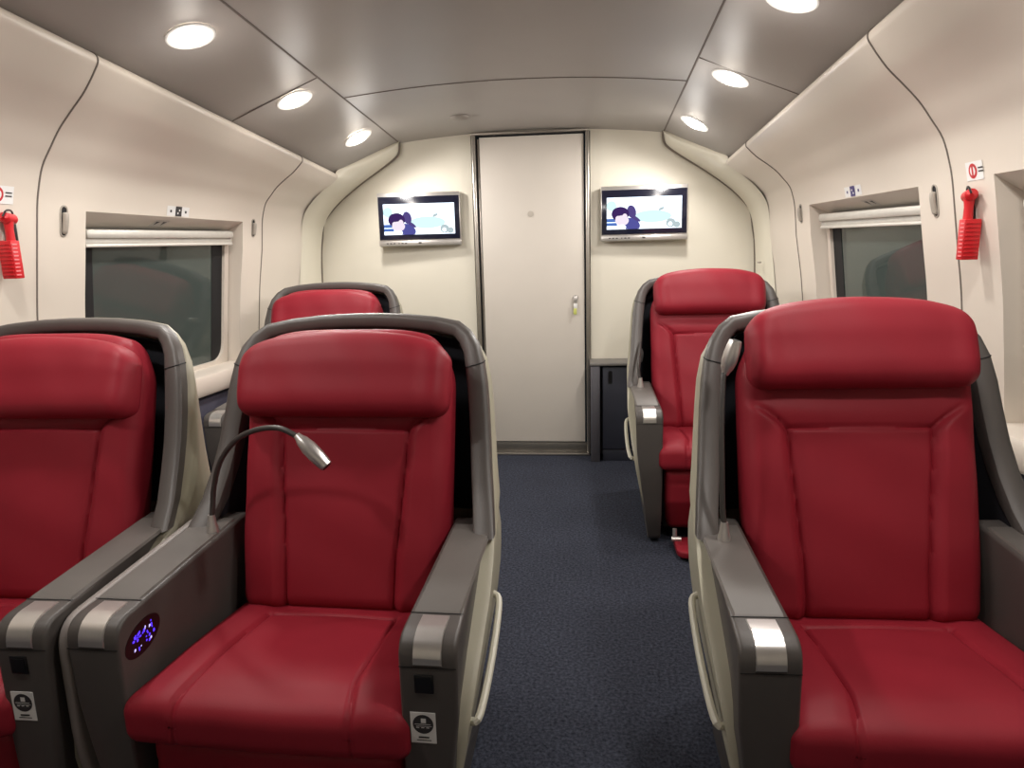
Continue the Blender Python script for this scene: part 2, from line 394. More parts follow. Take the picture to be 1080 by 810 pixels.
# ------------------------------------------------------------------ door
d = MB(); d.box(((DX0 + DX1) / 2 + .006, YD + .012, (DZ0 + DZ1) / 2), (DX1 - DX0 - .030, .03, DZ1 - DZ0 - .012), .003)
door = struct(d.done('door_1', M_door))
k = MB(); k.box(((DX0 + DX1) / 2, YD + .006, .045), (DX1 - DX0, .03, .062), .002); k.done('kick_plate', M_kick, door)
k = MB(); k.box(((DX0 + DX1) / 2, YD - .018, .008), (DX1 - DX0 + .04, .06, .014), .003); k.done('threshold', M_steel, door)
f = MB(); f.tube([(-.078, YD - .006, 1.003), (-.078, YD - .014, 1.003)], .017, 20); f.box((-.078, YD - .012, .985), (.026, .012, .062), .006)
f.done('lock', M_silver, door)
f = MB(); f.tube([(-.345, YD - .004, 1.515), (-.345, YD - .007, 1.515)], .018, 20); f.done('cover_cap', mat('cap_beige', (186, 178, 168), .5), door)
f = MB()
for x in (DX0 - .012, DX1 + .014): f.box((x, YD - .012, .995), (.024, .03, 1.985), .008, seg=3)
f.box(((DX0 + DX1) / 2, YD - .012, 1.988), (DX1 - DX0 + .05, .03, .016), .005)
f.done('door_frame', M_steel, door)
f = MB(); f.box((DX0 + .004, YD + .006, 1.03), (.008, .012, 1.88), 0); f.box(((DX0 + DX1) / 2, YD + .004, 1.976), (DX1 - DX0, .012, .006), 0); f.done('gap_seal', M_dark, door)
f = MB(); f.box((DX0 + .0145, YD - .0, 1.02), (.009, .014, 1.88), .003); f.done('edge_strip', M_steel, door)
# keys hanging from the lock
kr = MB(); kr.tube([(-.078 + .012 * math.cos(a), YD - .030, .985 + .012 * math.sin(a)) for a in [i * math.pi / 8 for i in range(17)]], .0014, 6, cap=False)
kr.tube([(-.078, YD - .018, .990), (-.078, YD - .034, .990)], .004, 8)
key = empty('key_set', (0, 0, 0)); kr.done('key_ring', M_silver, key)
MB().box((-.078, YD - .026, .955), (.024, .006, .030), .003).done('white_tag', M_white, key)
MB().box((-.080, YD - .026, .920), (.020, .006, .038), .003).done('yellow_tag', mat('yellow_tag', (196, 200, 110), .5), key)
tag(key, 'keys with white and yellow tags hanging from the door lock', 'keys')

# ------------------------------------------------------------------ cabinet beside the door
cb = empty('side_cabinet', (.36, 4.34, 0))
cx0, cx1, cy0, cy1, cz = .012, .72, 4.255, YD - .001, .622
m = MB(); 
m.box((cx0 + .028, (cy0 + cy1) / 2, (cz - .02) / 2), (.056, cy1 - cy0, cz - .022), .004)
m.box((cx1 - .02, (cy0 + cy1) / 2, (cz - .02) / 2), (.04, cy1 - cy0, cz - .022), .004)
m.box(((cx0 + cx1) / 2, cy1 - .01, (cz - .02) / 2), (cx1 - cx0 - .02, .02, cz - .03), 0)
b = m.done('body', mat('cabinet_body', (84, 82, 88), .5, noise=.04)); b.parent = cb; b.matrix_parent_inverse = Matrix.Translation((-.36, -4.34, 0))
m = MB(); m.box(((cx0 + cx1) / 2, (cy0 + cy1) / 2 - .004, cz - .009), (cx1 - cx0 + .01, cy1 - cy0, .018), .005)
b = m.done('top', M_cabf); b.parent = cb; b.matrix_parent_inverse = Matrix.Translation((-.36, -4.34, 0))
m = MB(); m.box((.385, cy0 + .03, .335), (.60, .02, .515), .004); m.box((.385, cy0 + .04, .035), (.60, .02, .07), .002)
b = m.done('door', M_cab); b.parent = cb; b.matrix_parent_inverse = Matrix.Translation((-.36, -4.34, 0))
m = MB(); m.prism(fillet([(.118, .49), (.142, .49), (.142, .57), (.118, .57)], .010), cy0 + .0185, cy0 + .026, 'y')
h_ = m.done('handle', M_black); h_.parent = b
tag(cb, 'low dark blue cabinet with grey top standing right of the door', 'cabinet')

# ------------------------------------------------------------------ wall screens
def tv(x, z, tilt, label):
    r = empty('wall_television', (x, YD - .055, z)); r.rotation_euler = (0, 0, tilt)
    W, H = .505, .318
    m = MB(); m.box((0, .010, 0), (W, .040, H), .005); m.box((0, .040, 0), (W * .5, .03, H * .5), .004); m.done('housing', M_silver, r)
    m = MB(); m.box((0, -.012, .008), (W - .012, .008, H - .062), .001); bz = m.done('bezel', M_bezel, r)
    m = MB(); m.box((0, -.014, -H / 2 + .017), (W, .014, .030), .003); fb = m.done('front_bar', M_silver, r)
    MB().box((0, -.0215, -H / 2 + .018), (.018, .001, .009), 0).done('badge', M_ink, fb)
    m = MB()
    for i in range(6): m.box((-.20 + i * .021 + (i > 2) * .008, -.0215, -H / 2 + .017), (.012 if i != 3 else .006, .001, .006), 0)
    m.done('marking', M_ink, fb)
    # picture: a young person with dark violet hair before a pale room, plain flat colours
    Z0, Z1 = -.098 + .008, .105 - .012; X0, X1 = -.217, .217; yy = -.0165
    mats = [TVM['white'], TVM['aqua'], TVM['hair'], TVM['skin'], TVM['shirt'], TVM['blue'], TVM['grey'], TVM['hair2']]
    s = MB()
    def poly(P, mi, k): s.add([(a, yy - .0002 * k, b) for a, b in P], [tuple(range(len(P)))], mi)
    def blob(cx, cz, rx, rz, mi, k, a0=0, n=20, rot=0):
        P = []
        for i in range(n):
            t = 2 * math.pi * i / n; u, v = rx * math.cos(t), rz * math.sin(t)
            P.append((min(X1, max(X0, cx + u * math.cos(rot) - v * math.sin(rot))), min(Z1, max(Z0, cz + u * math.sin(rot) + v * math.cos(rot)))))
        poly(P, mi, k)
    poly([(X0, Z0), (X1, Z0), (X1, Z1), (X0, Z1)], 0, 0)
    blob(.05, -.02, .11, .035, 1, 1); blob(-.19, .045, .03, .03, 1, 1)
    poly([(X0, Z0 + .02), (-.155, Z0 + .02), (-.165, -.028), (X0, -.028)], 5, 2)
    poly([(X0, -.048), (-.15, -.048), (-.15, -.052), (X0, -.052)], 0, 3)
    blob(-.078, -.062, .058, .036, 4, 3, rot=-.3)
    blob(-.072, .010, .026, .038, 7, 3, rot=.25); blob(-.050, -.028, .036, .010, 7, 3, rot=-.6)
    blob(-.138, -.002, .052, .042, 2, 4)
    blob(-.128, -.040, .040, .030, 3, 5); blob(-.112, -.022, .016, .022, 3, 6); blob(-.15, -.026, .016, .014, 3, 6)
    blob(-.128, -.078, .024, .014, 0, 7)
    blob(.155, -.060, .028, .026, 6, 2); blob(.10, .022, .018, .008, 6, 2, rot=.4); blob(.19, -.07, .02, .018, 6, 3)
    blob(.152, -.066, .012, .012, 0, 4)
    s.done('screen', mats, r, 0)
    tag(r, label, 'television', 'wall televisions')
TVM = {'white': emis('tv_white', (232, 244, 255), 2.2), 'aqua': emis('tv_aqua', (205, 240, 240), 1.25), 'hair': emis('tv_hair', (74, 48, 112), .75),
       'hair2': emis('tv_hair_side', (98, 84, 150), .8), 'skin': emis('tv_skin', (240, 226, 240), 1.1), 'shirt': emis('tv_shirt', (96, 96, 176), .8),
       'blue': emis('tv_blue', (92, 128, 206), .9), 'grey': emis('tv_grey', (190, 206, 210), 1.0)}
tv(-1.022, 1.502, math.radians(4), 'wall television left of the door, silver frame and lit picture')
tv(.330, 1.498, math.radians(-2), 'wall television right of the door above the dark cabinet')

# ------------------------------------------------------------------ seats
def pillow(h, r, n, warp, name, m, parent, base=None, rz=None):
    """rounded box of half size h, corner radius r, n cells per axis; warp moves every point"""
    def coords(H, N):
        rr = min(r, H * .98); k = 4; inner = H - rr
        c = [-H + rr * i / k for i in range(k)] + [-inner + 2 * inner * i / N for i in range(N + 1)] + [inner + rr * (i + 1) / k for i in range(k)]
        return c
    X, Y, Z = coords(h[0], n[0]), coords(h[1], n[1]), coords(h[2], n[2])
    idx = {}; V = []; F = []
    def vid(i, j, k):
        key = (i, j, k)
        if key in idx: return idx[key]
        p = Vector((X[i], Y[j], Z[k])); q = Vector([max(-(h[a] - min(r, h[a] * .98)), min(h[a] - min(r, h[a] * .98), p[a])) for a in range(3)]); d = p - q
        if d.length > 1e-9:
            mx = max(abs(d.x), abs(d.y), abs(d.z)); p = q + d.normalized() * mx
        idx[key] = len(V); V.append(warp(p)); return idx[key]
    a, b, c = len(X) - 1, len(Y) - 1, len(Z) - 1
    for i in range(a):
        for j in range(b):
            for k in (0, c): F.append((vid(i, j, k), vid(i + 1, j, k), vid(i + 1, j + 1, k), vid(i, j + 1, k)))
    for i in range(a):
        for k in range(c):
            for j in (0, b): F.append((vid(i, j, k), vid(i + 1, j, k), vid(i + 1, j, k + 1), vid(i, j, k + 1)))
    for j in range(b):
        for k in range(c):
            for i in (0, a): F.append((vid(i, j, k), vid(i, j + 1, k), vid(i, j + 1, k + 1), vid(i, j, k + 1)))
    return mesh(name, V, F, m, parent, 60)
def gv(x, wdt): return math.exp(-(x / wdt) ** 2)
def sstep(a, b, x):
    t = min(1, max(0, (x - a) / (b - a))); return t * t * (3 - 2 * t)

# --- the shell's half outline, floor to crown: (half width, z, y of the front edge)
ARCH = [(.315, .02, -.25), (.334, .08, -.31), (.360, .17, -.37), (.383, .27, -.39), (.400, .36, -.39), (.411, .44, -.36), (.415, .50, -.27), (.416, .555, -.16), (.411, .60, -.07), (.403, .64, -.02),
        (.392, .70, .045), (.382, .77, .095), (.375, .84, .135), (.369, .91, .165), (.362, .98, .190), (.351, 1.04, .212), (.334, 1.085, .232), (.308, 1.118, .252), (.275, 1.140, .268), (.21, 1.152, .279), (.12, 1.160, .287), (.04, 1.163, .290)]
IRIM = 9        # the grey rim starts here
def shell_back_y(z):
    if z < .6: return .33
    return .33 + .05 * (z - .6) / .56
def make_seat(name, head_up, lamp, plain=()):
    root = empty(name, (0, 0, 0))
    full = [(-a, b, c) for a, b, c in ARCH] + [(a, b, c) for a, b, c in reversed(ARCH)]
    full = [(math.copysign(min(abs(a), .403), a) if (1 if a > 0 else -1) in plain and b < .66 else a, b, c) for a, b, c in full]
    n = len(full)
    # outward normals in the x-z plane
    N = []
    for i in range(n):
        p = full[max(i - 1, 0)]; q = full[min(i + 1, n - 1)]; t = Vector((q[0] - p[0], q[1] - p[1])); t.normalize(); N.append(Vector((-t.y, t.x)))
    # cream cover: outer side and back, rounded over to a closed back
    layers = []
    for i, (x, z, yf) in enumerate(full):
        yb = shell_back_y(z); nx, nz = N[i]
        rim = IRIM <= (i if i < n / 2 else n - 1 - i)
        ys = yf + (.034 if rim else 0)
        row = []
        if rim: row += [(x - nx * .02, ys, z - nz * .02), (x - nx * .004, ys + .001, z - nz * .004)]
        else: row += [(x - nx * .055, ys + .004, z - nz * .0), (x - nx * .012, ys, z)]
        row += [(x, ys + .010, z)]
        bg = .020 * (1 - sstep(1.02, 1.10, z)) * sstep(.60, .70, z)
        for t in (.12, .3, .55, .8): row.append((x * (1 - .095 * t ** 1.2) + nx * bg * min(1, t * 5) * (1.1 - t), ys + .01 + (yb - ys - .05) * t, z + nz * .002))
        x *= .905
        row += [(x, yb - .035, z), (x - nx * .012, yb - .012, z - nz * .012), (x - nx * .04, yb, z - nz * .04)]
        sx = -1 if x < 0 else 1
        row += [(x * .6, yb + .004, min(z, 1.10)), (x * .15, yb + .006, min(z, 1.10))]
        layers.append(row)
    k = len(layers[0]); V = [p for r in layers for p in r]
    F = [(i * k + j, (i + 1) * k + j, (i + 1) * k + j + 1, i * k + j + 1) for i in range(n - 1) for j in range(k - 1)]
    m = MB(); m.add(V, F); sh = m.done('outer_shell', M_shell, root, 50)
    # hand rail strip on each flank
    for s in (-1, 1):
        if s in plain: continue
        P = [(s * .400, -.345, .378), (s * .420, -.34, .392), (s * .422, -.18, .425), (s * .412, 0.0, .462), (s * .392, .03, .472)]
        hr = MB().tube(catmull(P, 5), .0085, 8).done('grab_rail', mat('cream_rail', (205, 202, 186), .35), sh)
    # grey rim: a ring of constant section running over the top
    sec = [(.0, .036), (.0, .006), (-.005, .0005), (-.014, -.002), (-.040, -.001), (-.050, .004), (-.054, .014), (-.054, .05)]
    V = []; rows = 0
    for i, (x, z, yf) in enumerate(full):
        if (i if i < n / 2 else n - 1 - i) < IRIM: continue
        nx, nz = N[i]; top = min(1, max(0, (z - 1.02) / .12)); wsc = 1 - .25 * top
        for o, dy in sec: V.append((x + nx * (o * wsc + .003), yf + dy, z + nz * (o * wsc + .003)))
        rows += 1
    k = len(sec); F = [(i * k + j, (i + 1) * k + j, (i + 1) * k + j + 1, i * k + j + 1) for i in range(rows - 1) for j in range(k - 1)]
    F += [tuple(range(k)), tuple((rows - 1) * k + j for j in range(k))]
    m = MB(); m.add(V, F); rm = m.done('rim', M_rim, root, 40)
    # joint line across the rim at both shoulders
    for s in (-1, 1):
        m = MB()
        i0 = [j for j, a in enumerate(ARCH) if abs(a[1] - 1.04) < .01][0]; x, z, yf = ARCH[i0]; x *= s
        j = i0 if s < 0 else n - 1 - i0; nx, nz = N[j]
        m.tube([(x + nx * (o + .0035), yf + dy - .0005, z + nz * (o + .0035)) for o, dy in sec[:6]], .0016, 6)
        m.done('rim_joint', M_dark, rm)
    # dark lining: inside of the wings and the hollow behind the cushion
    layers = []
    for i, (x, z, yf) in enumerate(full):
        nx, nz = N[i]; yb = shell_back_y(z) - .03; e = .050
        if z < .59: continue
        row = [(x - nx * (e - .004), yf + .012, z - nz * (e - .004)), (x - nx * e, yf + .04, z - nz * e), (x - nx * (e + .004), yb - .02, z - nz * (e + .004)), (x - nx * (e + .02), yb, z - nz * (e + .02)), (x * .4, yb + .003, min(z, 1.09) - nz * .01), (0, yb + .003, min(z, 1.09))]
        layers.append(row)
    k = 6; V = [p for r in layers for p in r]; F = [(i * k + j, (i + 1) * k + j, (i + 1) * k + j + 1, i * k + j + 1) for i in range(len(layers) - 1) for j in range(k - 1)]
    m = MB(); m.add(V, F); m.done('lining', M_liner, root, 50)
    # base under the seat
    m = MB(); m.prism(fillet([(-.24, .03), (.26, .03), (.30, .40), (-.30, .40)], [.02, .02, .02, .02]), -.27, .27, 'x', .01); m.box((0, .0, .015), (.5, .44, .03), .008)
    m.done('base', M_arm, root)
    # armrests
    AF = -.448
    for s in (-1, 1):
        prof = fillet([(AF, .622), (AF, .45), (AF, .32), (AF + .012, .14), (AF + .05, .012), (.12, .012), (.12, .25), (.12, .45), (.12, .648)], [.050, 0, .06, .05, .03, .01, 0, 0, .03], 7)
        dx = .010 if s < 0 and -1 in plain else 0.0
        m = MB(); xa, xb = sorted((s * .286, s * .402)); m.prism(prof, xa, xb, 'x', .009)
        m.V = [((math.copysign(abs(p[0]) - .13 * max(0, p[1] + .12), p[0]) if abs(p[0]) > .35 else p[0]), p[1], p[2]) for p in m.V]      # narrows towards the shell
        m.V = [(s * dx + p[0], p[1], p[2]) for p in m.V]
        m.V = [(s * (.286 + (abs(x) - .286) * (1 - .55 * (1 - max(0, z) / .48))), y, z) if z < .48 else (x, y, z) for x, y, z in m.V]
        ar = m.done('armrest', M_arm, root, 40)
        # padded top plate, laid along the slope
        def top_z(y): return .622 + (.648 - .622) * (y - AF) / .568
        m = MB(); xm = s * (.344 + dx); V = []; F = []
        ys = [AF + .095, AF + .10, -.1, 0.05, .055]; hw_ = .050
        rows = []
        for y in ys:
            dz = .0005 if y in (ys[0], ys[-1]) else .0045
            rows += [(xm - hw_, y, top_z(y) - .002), (xm - hw_ + .004, y, top_z(y) + dz), (xm + hw_ - .004, y, top_z(y) + dz), (xm + hw_, y, top_z(y) - .002)]
        F = [(i * 4 + j, (i + 1) * 4 + j, (i + 1) * 4 + j + 1, i * 4 + j + 1) for i in range(4) for j in range(3)]
        m.add(rows, F); m.done('arm_pad', M_pad, ar, 40)
        # silver plate wrapped around the front nose
        V = []; F = []; path = [(AF + .085, top_z(AF + .085) + .002)]
        c0 = Vector((AF, .622)); a_ = Vector((.05, .0026)); b_ = Vector((0, -.05))
        for t in range(9):
            u = t / 8; q = c0 + a_ * (1 - u) ** 2 + b_ * u ** 2; path.append((q.x - .0022 * u - .0008, q.y + .0022 * (1 - u) + .0008))
        path.append((AF - .0022, .585))
        for (y, z) in path: V += [(xm - .0285, y + .003, z - .003), (xm - .027, y, z), (xm + .027, y, z), (xm + .0285, y + .003, z - .003)]
        F = [(i * 4 + j, (i + 1) * 4 + j, (i + 1) * 4 + j + 1, i * 4 + j + 1) for i in range(len(path) - 1) for j in range(3)]
        m = MB(); m.add(V, F); m.done('silver_cap', M_silver, ar, 40)
        MB().box((xm, AF - .0003, .566), (.112, .0012, .0016), 0).done('joint_line', M_dark, ar, 0)
        MB().box((xm, AF + .094, top_z(AF + .094) + .001), (.108, .002, .001), 0).done('joint_line', M_dark, ar, 0)
        if s > 0:
            m = MB(); xs_ = xm - .008; m.box((xs_, AF - .001, .532), (.038, .004, .040), .002); m.box((xs_, AF - .0035, .532), (.028, .002, .030), 0)
            m.done('power_socket', M_black, ar)
            xs_ = xm - .014; zs_ = .437
            m = MB(); m.box((xs_, AF - .0005, zs_), (.050, .0016, .066), 0)
            ya, yb = AF - .0016, AF - .0020
            m.disc((xs_, ya, zs_ + .008), (0, -1, 0), .0205, 28, 1)
            def bar(x0, x1, z0, z1, mi, y=yb): m.add([(xs_ + x0, y, zs_ + z0), (xs_ + x1, y, zs_ + z0), (xs_ + x1, y, zs_ + z1), (xs_ + x0, y, zs_ + z1)], [(0, 1, 2, 3)], mi)
            bar(-.004, .006, .011, .021, 0); bar(-.017, .015, .0075, .0088, 0); bar(-.014, .017, .0035, .0045, 0)
            for q in range(3): bar(-.014 + q * .010, -.008 + q * .010, .0, .0018, 0)
            bar(-.010, .011, -.022, -.0185, 1); bar(-.014, .015, -.0275, -.0255, 1)
            o = m.done('notice_sticker', [M_sticker, M_ink], ar, 0); o['label'] = 'white notice sticker with a dark round symbol'
        else:
            x = s * (.286 + dx) + .0012; m = MB()
            # oval control pad on the inner face
            P = [(x, -.372 + .058 * math.cos(t) + .012 * math.sin(t), .555 + .036 * math.sin(t)) for t in [i * 2 * math.pi / 28 for i in range(28)]]; P2 = [(a - .003, b, c) for a, b, c in P]
            m.add(P + P2, [tuple(range(28))] + [(i, (i + 1) % 28, 28 + (i + 1) % 28, 28 + i) for i in range(28)], 0)
            rnd = random.Random(3)
            for q in range(34):
                t = rnd.uniform(0, 6.28); r_ = rnd.uniform(.25, .8)
                cy, cz_ = -.372 + .050 * r_ * math.cos(t) + .012 * r_ * math.sin(t), .555 + .030 * r_ * math.sin(t); sz = rnd.choice((.0018, .0022, .003))
                m.add([(x + .0006, cy - sz, cz_ - sz), (x + .0006, cy + sz, cz_ - sz * .6), (x + .0006, cy + sz, cz_ + sz), (x + .0006, cy - sz * .5, cz_ + sz)], [(0, 1, 2, 3)], 1 if q % 6 else 2)
            o = m.done('control_pad', [M_black, M_led, M_ledw], ar, 0); o['label'] = 'oval control pad with blue lights'
    if -1 in plain:      # grey console wall towards the neighbouring seat
        prof = fillet([(AF + .012, .610), (AF + .012, .32), (AF + .05, .12), (AF + .16, .022), (.12, .022), (.12, .640)], [.070, .06, .05, .03, .01, .03], 8)
        MB().prism(prof, -.447, -.4225, 'x', .009).done('divider_panel', mat('console_grey', (140, 132, 128), .45, noise=.03), root, 40)
    # seat cushion
    H = (.287, .262, .056)
    def wc(p):
        x, y, z = p; yc = y - .205; ax = abs(x)
        if z > 0:
            z += .012 * (1 - (x / H[0]) ** 2) * (1 - (y / H[1]) ** 4)                       # crown
            z += -.042 * sstep(-.20, .30, y)                                              # sinks to the back
            bol = sstep(.150, .215, ax); z += .010 * bol * (1 - (ax / H[0]) ** 8)
            z -= .010 * gv(ax - (.172 - .02 * (y + H[1])), .0045) * sstep(.155, .12, y)          # side seams
            z -= .007 * gv(y - .13, .005) * sstep(.18, .165, ax)                                # cross seam
            z += .0022 * math.sin(23 * x + 9 * y) * gv(y + .1, .2)
            z += -.010 * sstep(-.17, -H[1], y)
        fr = sstep(-.15, -H[1], y)
        x *= 1 + .075 * fr
        yy = yc - .008 * fr * (1 - (x / H[0]) ** 2)
        if y < -H[1] * .9: yy += .005 * gv(ax - .172, .005)
        return Vector((x, yy, z + .414))
    cu = pillow(H, .034, (96, 84, 4), wc, 'seat_cushion', M_red, root)
    # leg rest below the cushion
    def wl(p):
        x, y, z = p; return Vector((x * (1 - .06 * (z < 0) * abs(z) / .13), y - .385 + .05 * (-z / .13) * (z < 0) - .008 * (1 - (x / .28) ** 2) + .004 * gv(z - .085, .005) * (y < 0), z + .206))
    lr = pillow((.272, .045, .150), .03, (16, 2, 22), wl, 'leg_rest', M_red, root)
    m = MB(); m.prism(fillet([(-.235, -.43), (-.235, -.60), (.235, -.60), (.235, -.43)], [.01, .05, .05, .01]), .014, .044, 'z', .008)
    fp = m.done('foot_plate', M_red, root)
    for s in (-1, 1):
        m = MB(); m.tube([(s * .232, -.47, .044), (s * .232, -.462, .095)], .010, 10); m.tube([(s * .246, -.470, .050), (s * .205, -.470, .050)], .012, 10)
        m.done('hinge', M_silver, fp)
    # backrest, built upright: x across, t up (z), n forward (-y), then leaned back
    ANG = math.radians(16.5); Y0, Z0 = -.035, .435
    def lean(x, t, nrm): return Vector((x, Y0 + t * math.sin(ANG) - nrm * math.cos(ANG), Z0 + t * math.cos(ANG) + nrm * math.sin(ANG)))
    HB = (.280, .056, .370)
    def wb(p):
        x, y, z = p; t = z + HB[2] - .0; nrm = -y - HB[1]; ax = abs(x)
        # outline: shoulders round off near the top, slight waist below
        if t > .50: 
            k_ = sstep(.55, .745, t); x *= 1 - .13 * k_ ** 2; t -= .030 * k_ * (ax / HB[0]) ** 4
        x *= 1 - .035 * sstep(.25, 0, t)
        if y < 0:
            seam = .150 + .022 * sstep(.1, .5, t)
            # the bolster's seam bows outward below the headrest
            seam_top = .47
            if t > seam_top - .05: seam += .10 * sstep(seam_top - .02, seam_top + .09, t) ** 1.3
            inb = sstep(seam - .004, seam + .03, ax) * sstep(seam_top + .10, seam_top + .03, t)
            edge = 1 - (ax / HB[0]) ** 6
            nrm += .020 * inb * edge
            nrm -= .009 * gv(ax - seam, .005) * sstep(seam_top + .05, seam_top - .01, t)
            nrm -= .008 * gv(t - seam_top, .0045) * sstep(seam + .002, seam - .004, ax)
            nrm += .006 * sstep(seam, seam - .02, ax) * math.cos(x * 8) * (t < seam_top)
            if seam_top < t < seam_top + .07: nrm += .006 * math.sin((t - seam_top) / .07 * math.pi) * sstep(seam, seam - .02, ax)
            nrm += .007 * gv(t - .16, .16) * (1 - (ax / HB[0]) ** 2)        # lumbar swell
            nrm += .0015 * math.sin(31 * t + 14 * x)
        return lean(x, t, nrm)
    bk = pillow(HB, .040, (100, 3, 120), wb, 'backrest', M_red, root)
    # headrest
    HH = (.284 if head_up < .03 else .270, .045, .108); hb = .500 + head_up
    def wh(p):
        x, y, z = p; ax = abs(x) / HH[0]; t = hb + HH[2] + z; nrm = .010 - y
        zz = z / HH[2]
        if zz > 0: t -= (.018 * ax ** 2 + .036 * ax ** 7) * zz; t += .012 * (1 - ax ** 2) * zz
        else: x *= 1 - .025 * zz ** 2
        if y < 0:
            nrm += .010 * (1 - .6 * ax ** 2) * math.cos(zz * 1.2) - .012 * sstep(.2, 1.0, zz) + .008 * gv(zz + .55, .4)
            nrm += .006 * sstep(.70, .86, ax) * (1 - ax ** 12)
            nrm += .0010 * math.sin(40 * x + 25 * z)
        return lean(x, t, nrm)
    pillow(HH, .036, (34, 3, 18), wh, 'headrest', M_red, root)
    # reading lamp on its goose neck
    bx, by, bz = lamp['base']
    m = MB(); m.tube([(bx, by, bz - .012), (bx, by, bz + .003), (bx, by, bz + .018), (bx, by, bz + .042)], [.016, .0155, .0115, .0085], 16)
    lm = m.done('reading_lamp', M_silver, root)
    MB().tube(catmull([(bx, by, bz + .035)] + lamp['neck'], 8), .0068, 12).done('goose_neck', M_lampneck, lm)
    a, b = Vector(lamp['neck'][-1]), Vector(lamp['tip']); L = [a.lerp(b, t) for t in (-.08, .0, .12, .35, .62, .88, 1.0)]
    MB().tube(L, [.008, .010, .0145, .0185, .0185, .0165, .0145], 18).done('lamp_head', M_silver, lm)
    c = a.lerp(b, 1.01); MB().tube([c, a.lerp(b, 1.015)], .0115, 16).done('lamp_lens', M_black, lm)
    return root
LAMP_BENT = dict(base=(-.322, -.03, .648), neck=[(-.318, -.028, .705), (-.306, -.03, .765), (-.272, -.045, .838), (-.215, -.065, .898), (-.150, -.082, .930), (-.085, -.093, .938), (-.035, -.100, .918)], tip=(.033, -.112, .852))
LAMP_UP = dict(base=(-.346, -.03, .648), neck=[(-.350, -.025, .72), (-.352, -.01, .82), (-.350, .02, .93), (-.343, .05, 1.02), (-.336, .058, 1.035)], tip=(-.316, .055, 1.112))
LAMP_FAR = dict(base=(-.346, -.03, .648), neck=[(-.352, -.025, .70), (-.355, -.01, .76), (-.345, .04, .82), (-.335, .12, .84), (-.330, .19, .80)], tip=(-.328, .22, .73))
LAMP_LOW = dict(base=(-.346, -.03, .648), neck=[(-.350, -.025, .72), (-.350, -.01, .80), (-.345, .03, .88), (-.338, .08, .93), (-.335, .11, .94)], tip=(-.332, .19, .93))
GRP = 'red leather cabin seats'
def place(name, x, y, up, lamp, label, plain=(), turn=0):
    s = make_seat(name, up, lamp, plain); s.location = (x, y, 0); s.rotation_euler = (0, 0, math.radians(turn)); tag(s, label, 'seat', GRP); return s
place('lounge_seat', -.640, 1.65, 0.0, LAMP_BENT, 'front red leather seat left of the aisle with its reading lamp bent across the backrest', (-1,), -1.5)
place('lounge_seat', -1.500, 1.65, -.005, LAMP_LOW, 'front red leather seat by the left window, cut off by the left picture edge', (1,))
place('lounge_seat', .664, 1.67, .065, LAMP_UP, 'front red leather seat right of the aisle with raised headrest and upright reading lamp', (), 1.3)
place('lounge_seat', .596, 3.47, .065, LAMP_FAR, 'rear red leather seat right of the aisle with raised headrest, in front of the cabinet', (), 1.2)
place('lounge_seat', -1.335, 3.40, -.005, LAMP_LOW, 'rear red leather seat at left, only its top showing behind the front seat')

# ------------------------------------------------------------------ downlights
def downlight(side, y, label):
    rel = .965 - .042 * (y - 2.4); hs, zs, hc, zc = ceil_pts(y); t = (rel - hs) / (hc - hs)
    p = side_ceil(side, y, t); du = (side_ceil(side, y, t + .1) - p).normalized(); dv = (side_ceil(side, y + .1, t) - p).normalized()
    nrm = du.cross(dv); nrm = nrm if nrm.z < 0 else -nrm; nrm.normalize()
    e = empty('downlight', p); 
    e.rotation_euler = nrm.to_track_quat('-Z', 'Y').to_euler()
    # local: -z points down into the cabin
    def ringmesh(rz, name, m):
        V = []; F = []; n = 32
        for r, z in rz: V += [(r * math.cos(2 * math.pi * i / n), r * math.sin(2 * math.pi * i / n), z) for i in range(n)]
        for j in range(len(rz) - 1): F += [(j * n + i, j * n + (i + 1) % n, (j + 1) * n + (i + 1) % n, (j + 1) * n + i) for i in range(n)]
        return MB().add(V, F).done(name, m, e, 40)
    ringmesh([(.082, -.0005), (.081, -.004), (.076, -.006), (.071, -.0045)], 'trim_ring', M_white)
    ringmesh([(.071, -.0045), (.066, -.004), (.056, -.0035)], 'reflector', M_cup)
    V = []; F = []; n = 28; rz = [(.056, -.0035), (.050, -.010), (.036, -.016), (.018, -.019)]
    for r, z in rz: V += [(r * math.cos(2 * math.pi * i / n), r * math.sin(2 * math.pi * i / n), z) for i in range(n)]
    for j in range(3): F += [(j * n + i, j * n + (i + 1) % n, (j + 1) * n + (i + 1) % n, (j + 1) * n + i) for i in range(n)]
    F.append(tuple(3 * n + i for i in range(n)))
    MB().add(V, F).done('lens', M_lens, e, 50)
    ld = bpy.data.lights.new('downlight_lamp', 'SPOT'); ld.energy = LAMP_W; ld.color = LAMP_COL; ld.spot_size = math.radians(172); ld.spot_blend = .45; ld.shadow_soft_size = .05
    lo = bpy.data.objects.new('downlight_lamp', ld); C.objects.link(lo); lo.parent = e; lo.location = (0, 0, -.075)
    ld = bpy.data.lights.new('downlight_glow', 'POINT'); ld.energy = GLOW_W; ld.color = LAMP_COL; ld.shadow_soft_size = .05
    lo = bpy.data.objects.new('downlight_glow', ld); C.objects.link(lo); lo.parent = e; lo.location = (0, 0, -.16)
    tag(e, label, 'ceiling light', 'round ceiling downlights')
NAMES = {2: 'nearest of the three', 3: 'middle one of the three', 4: 'farthest of the three'}
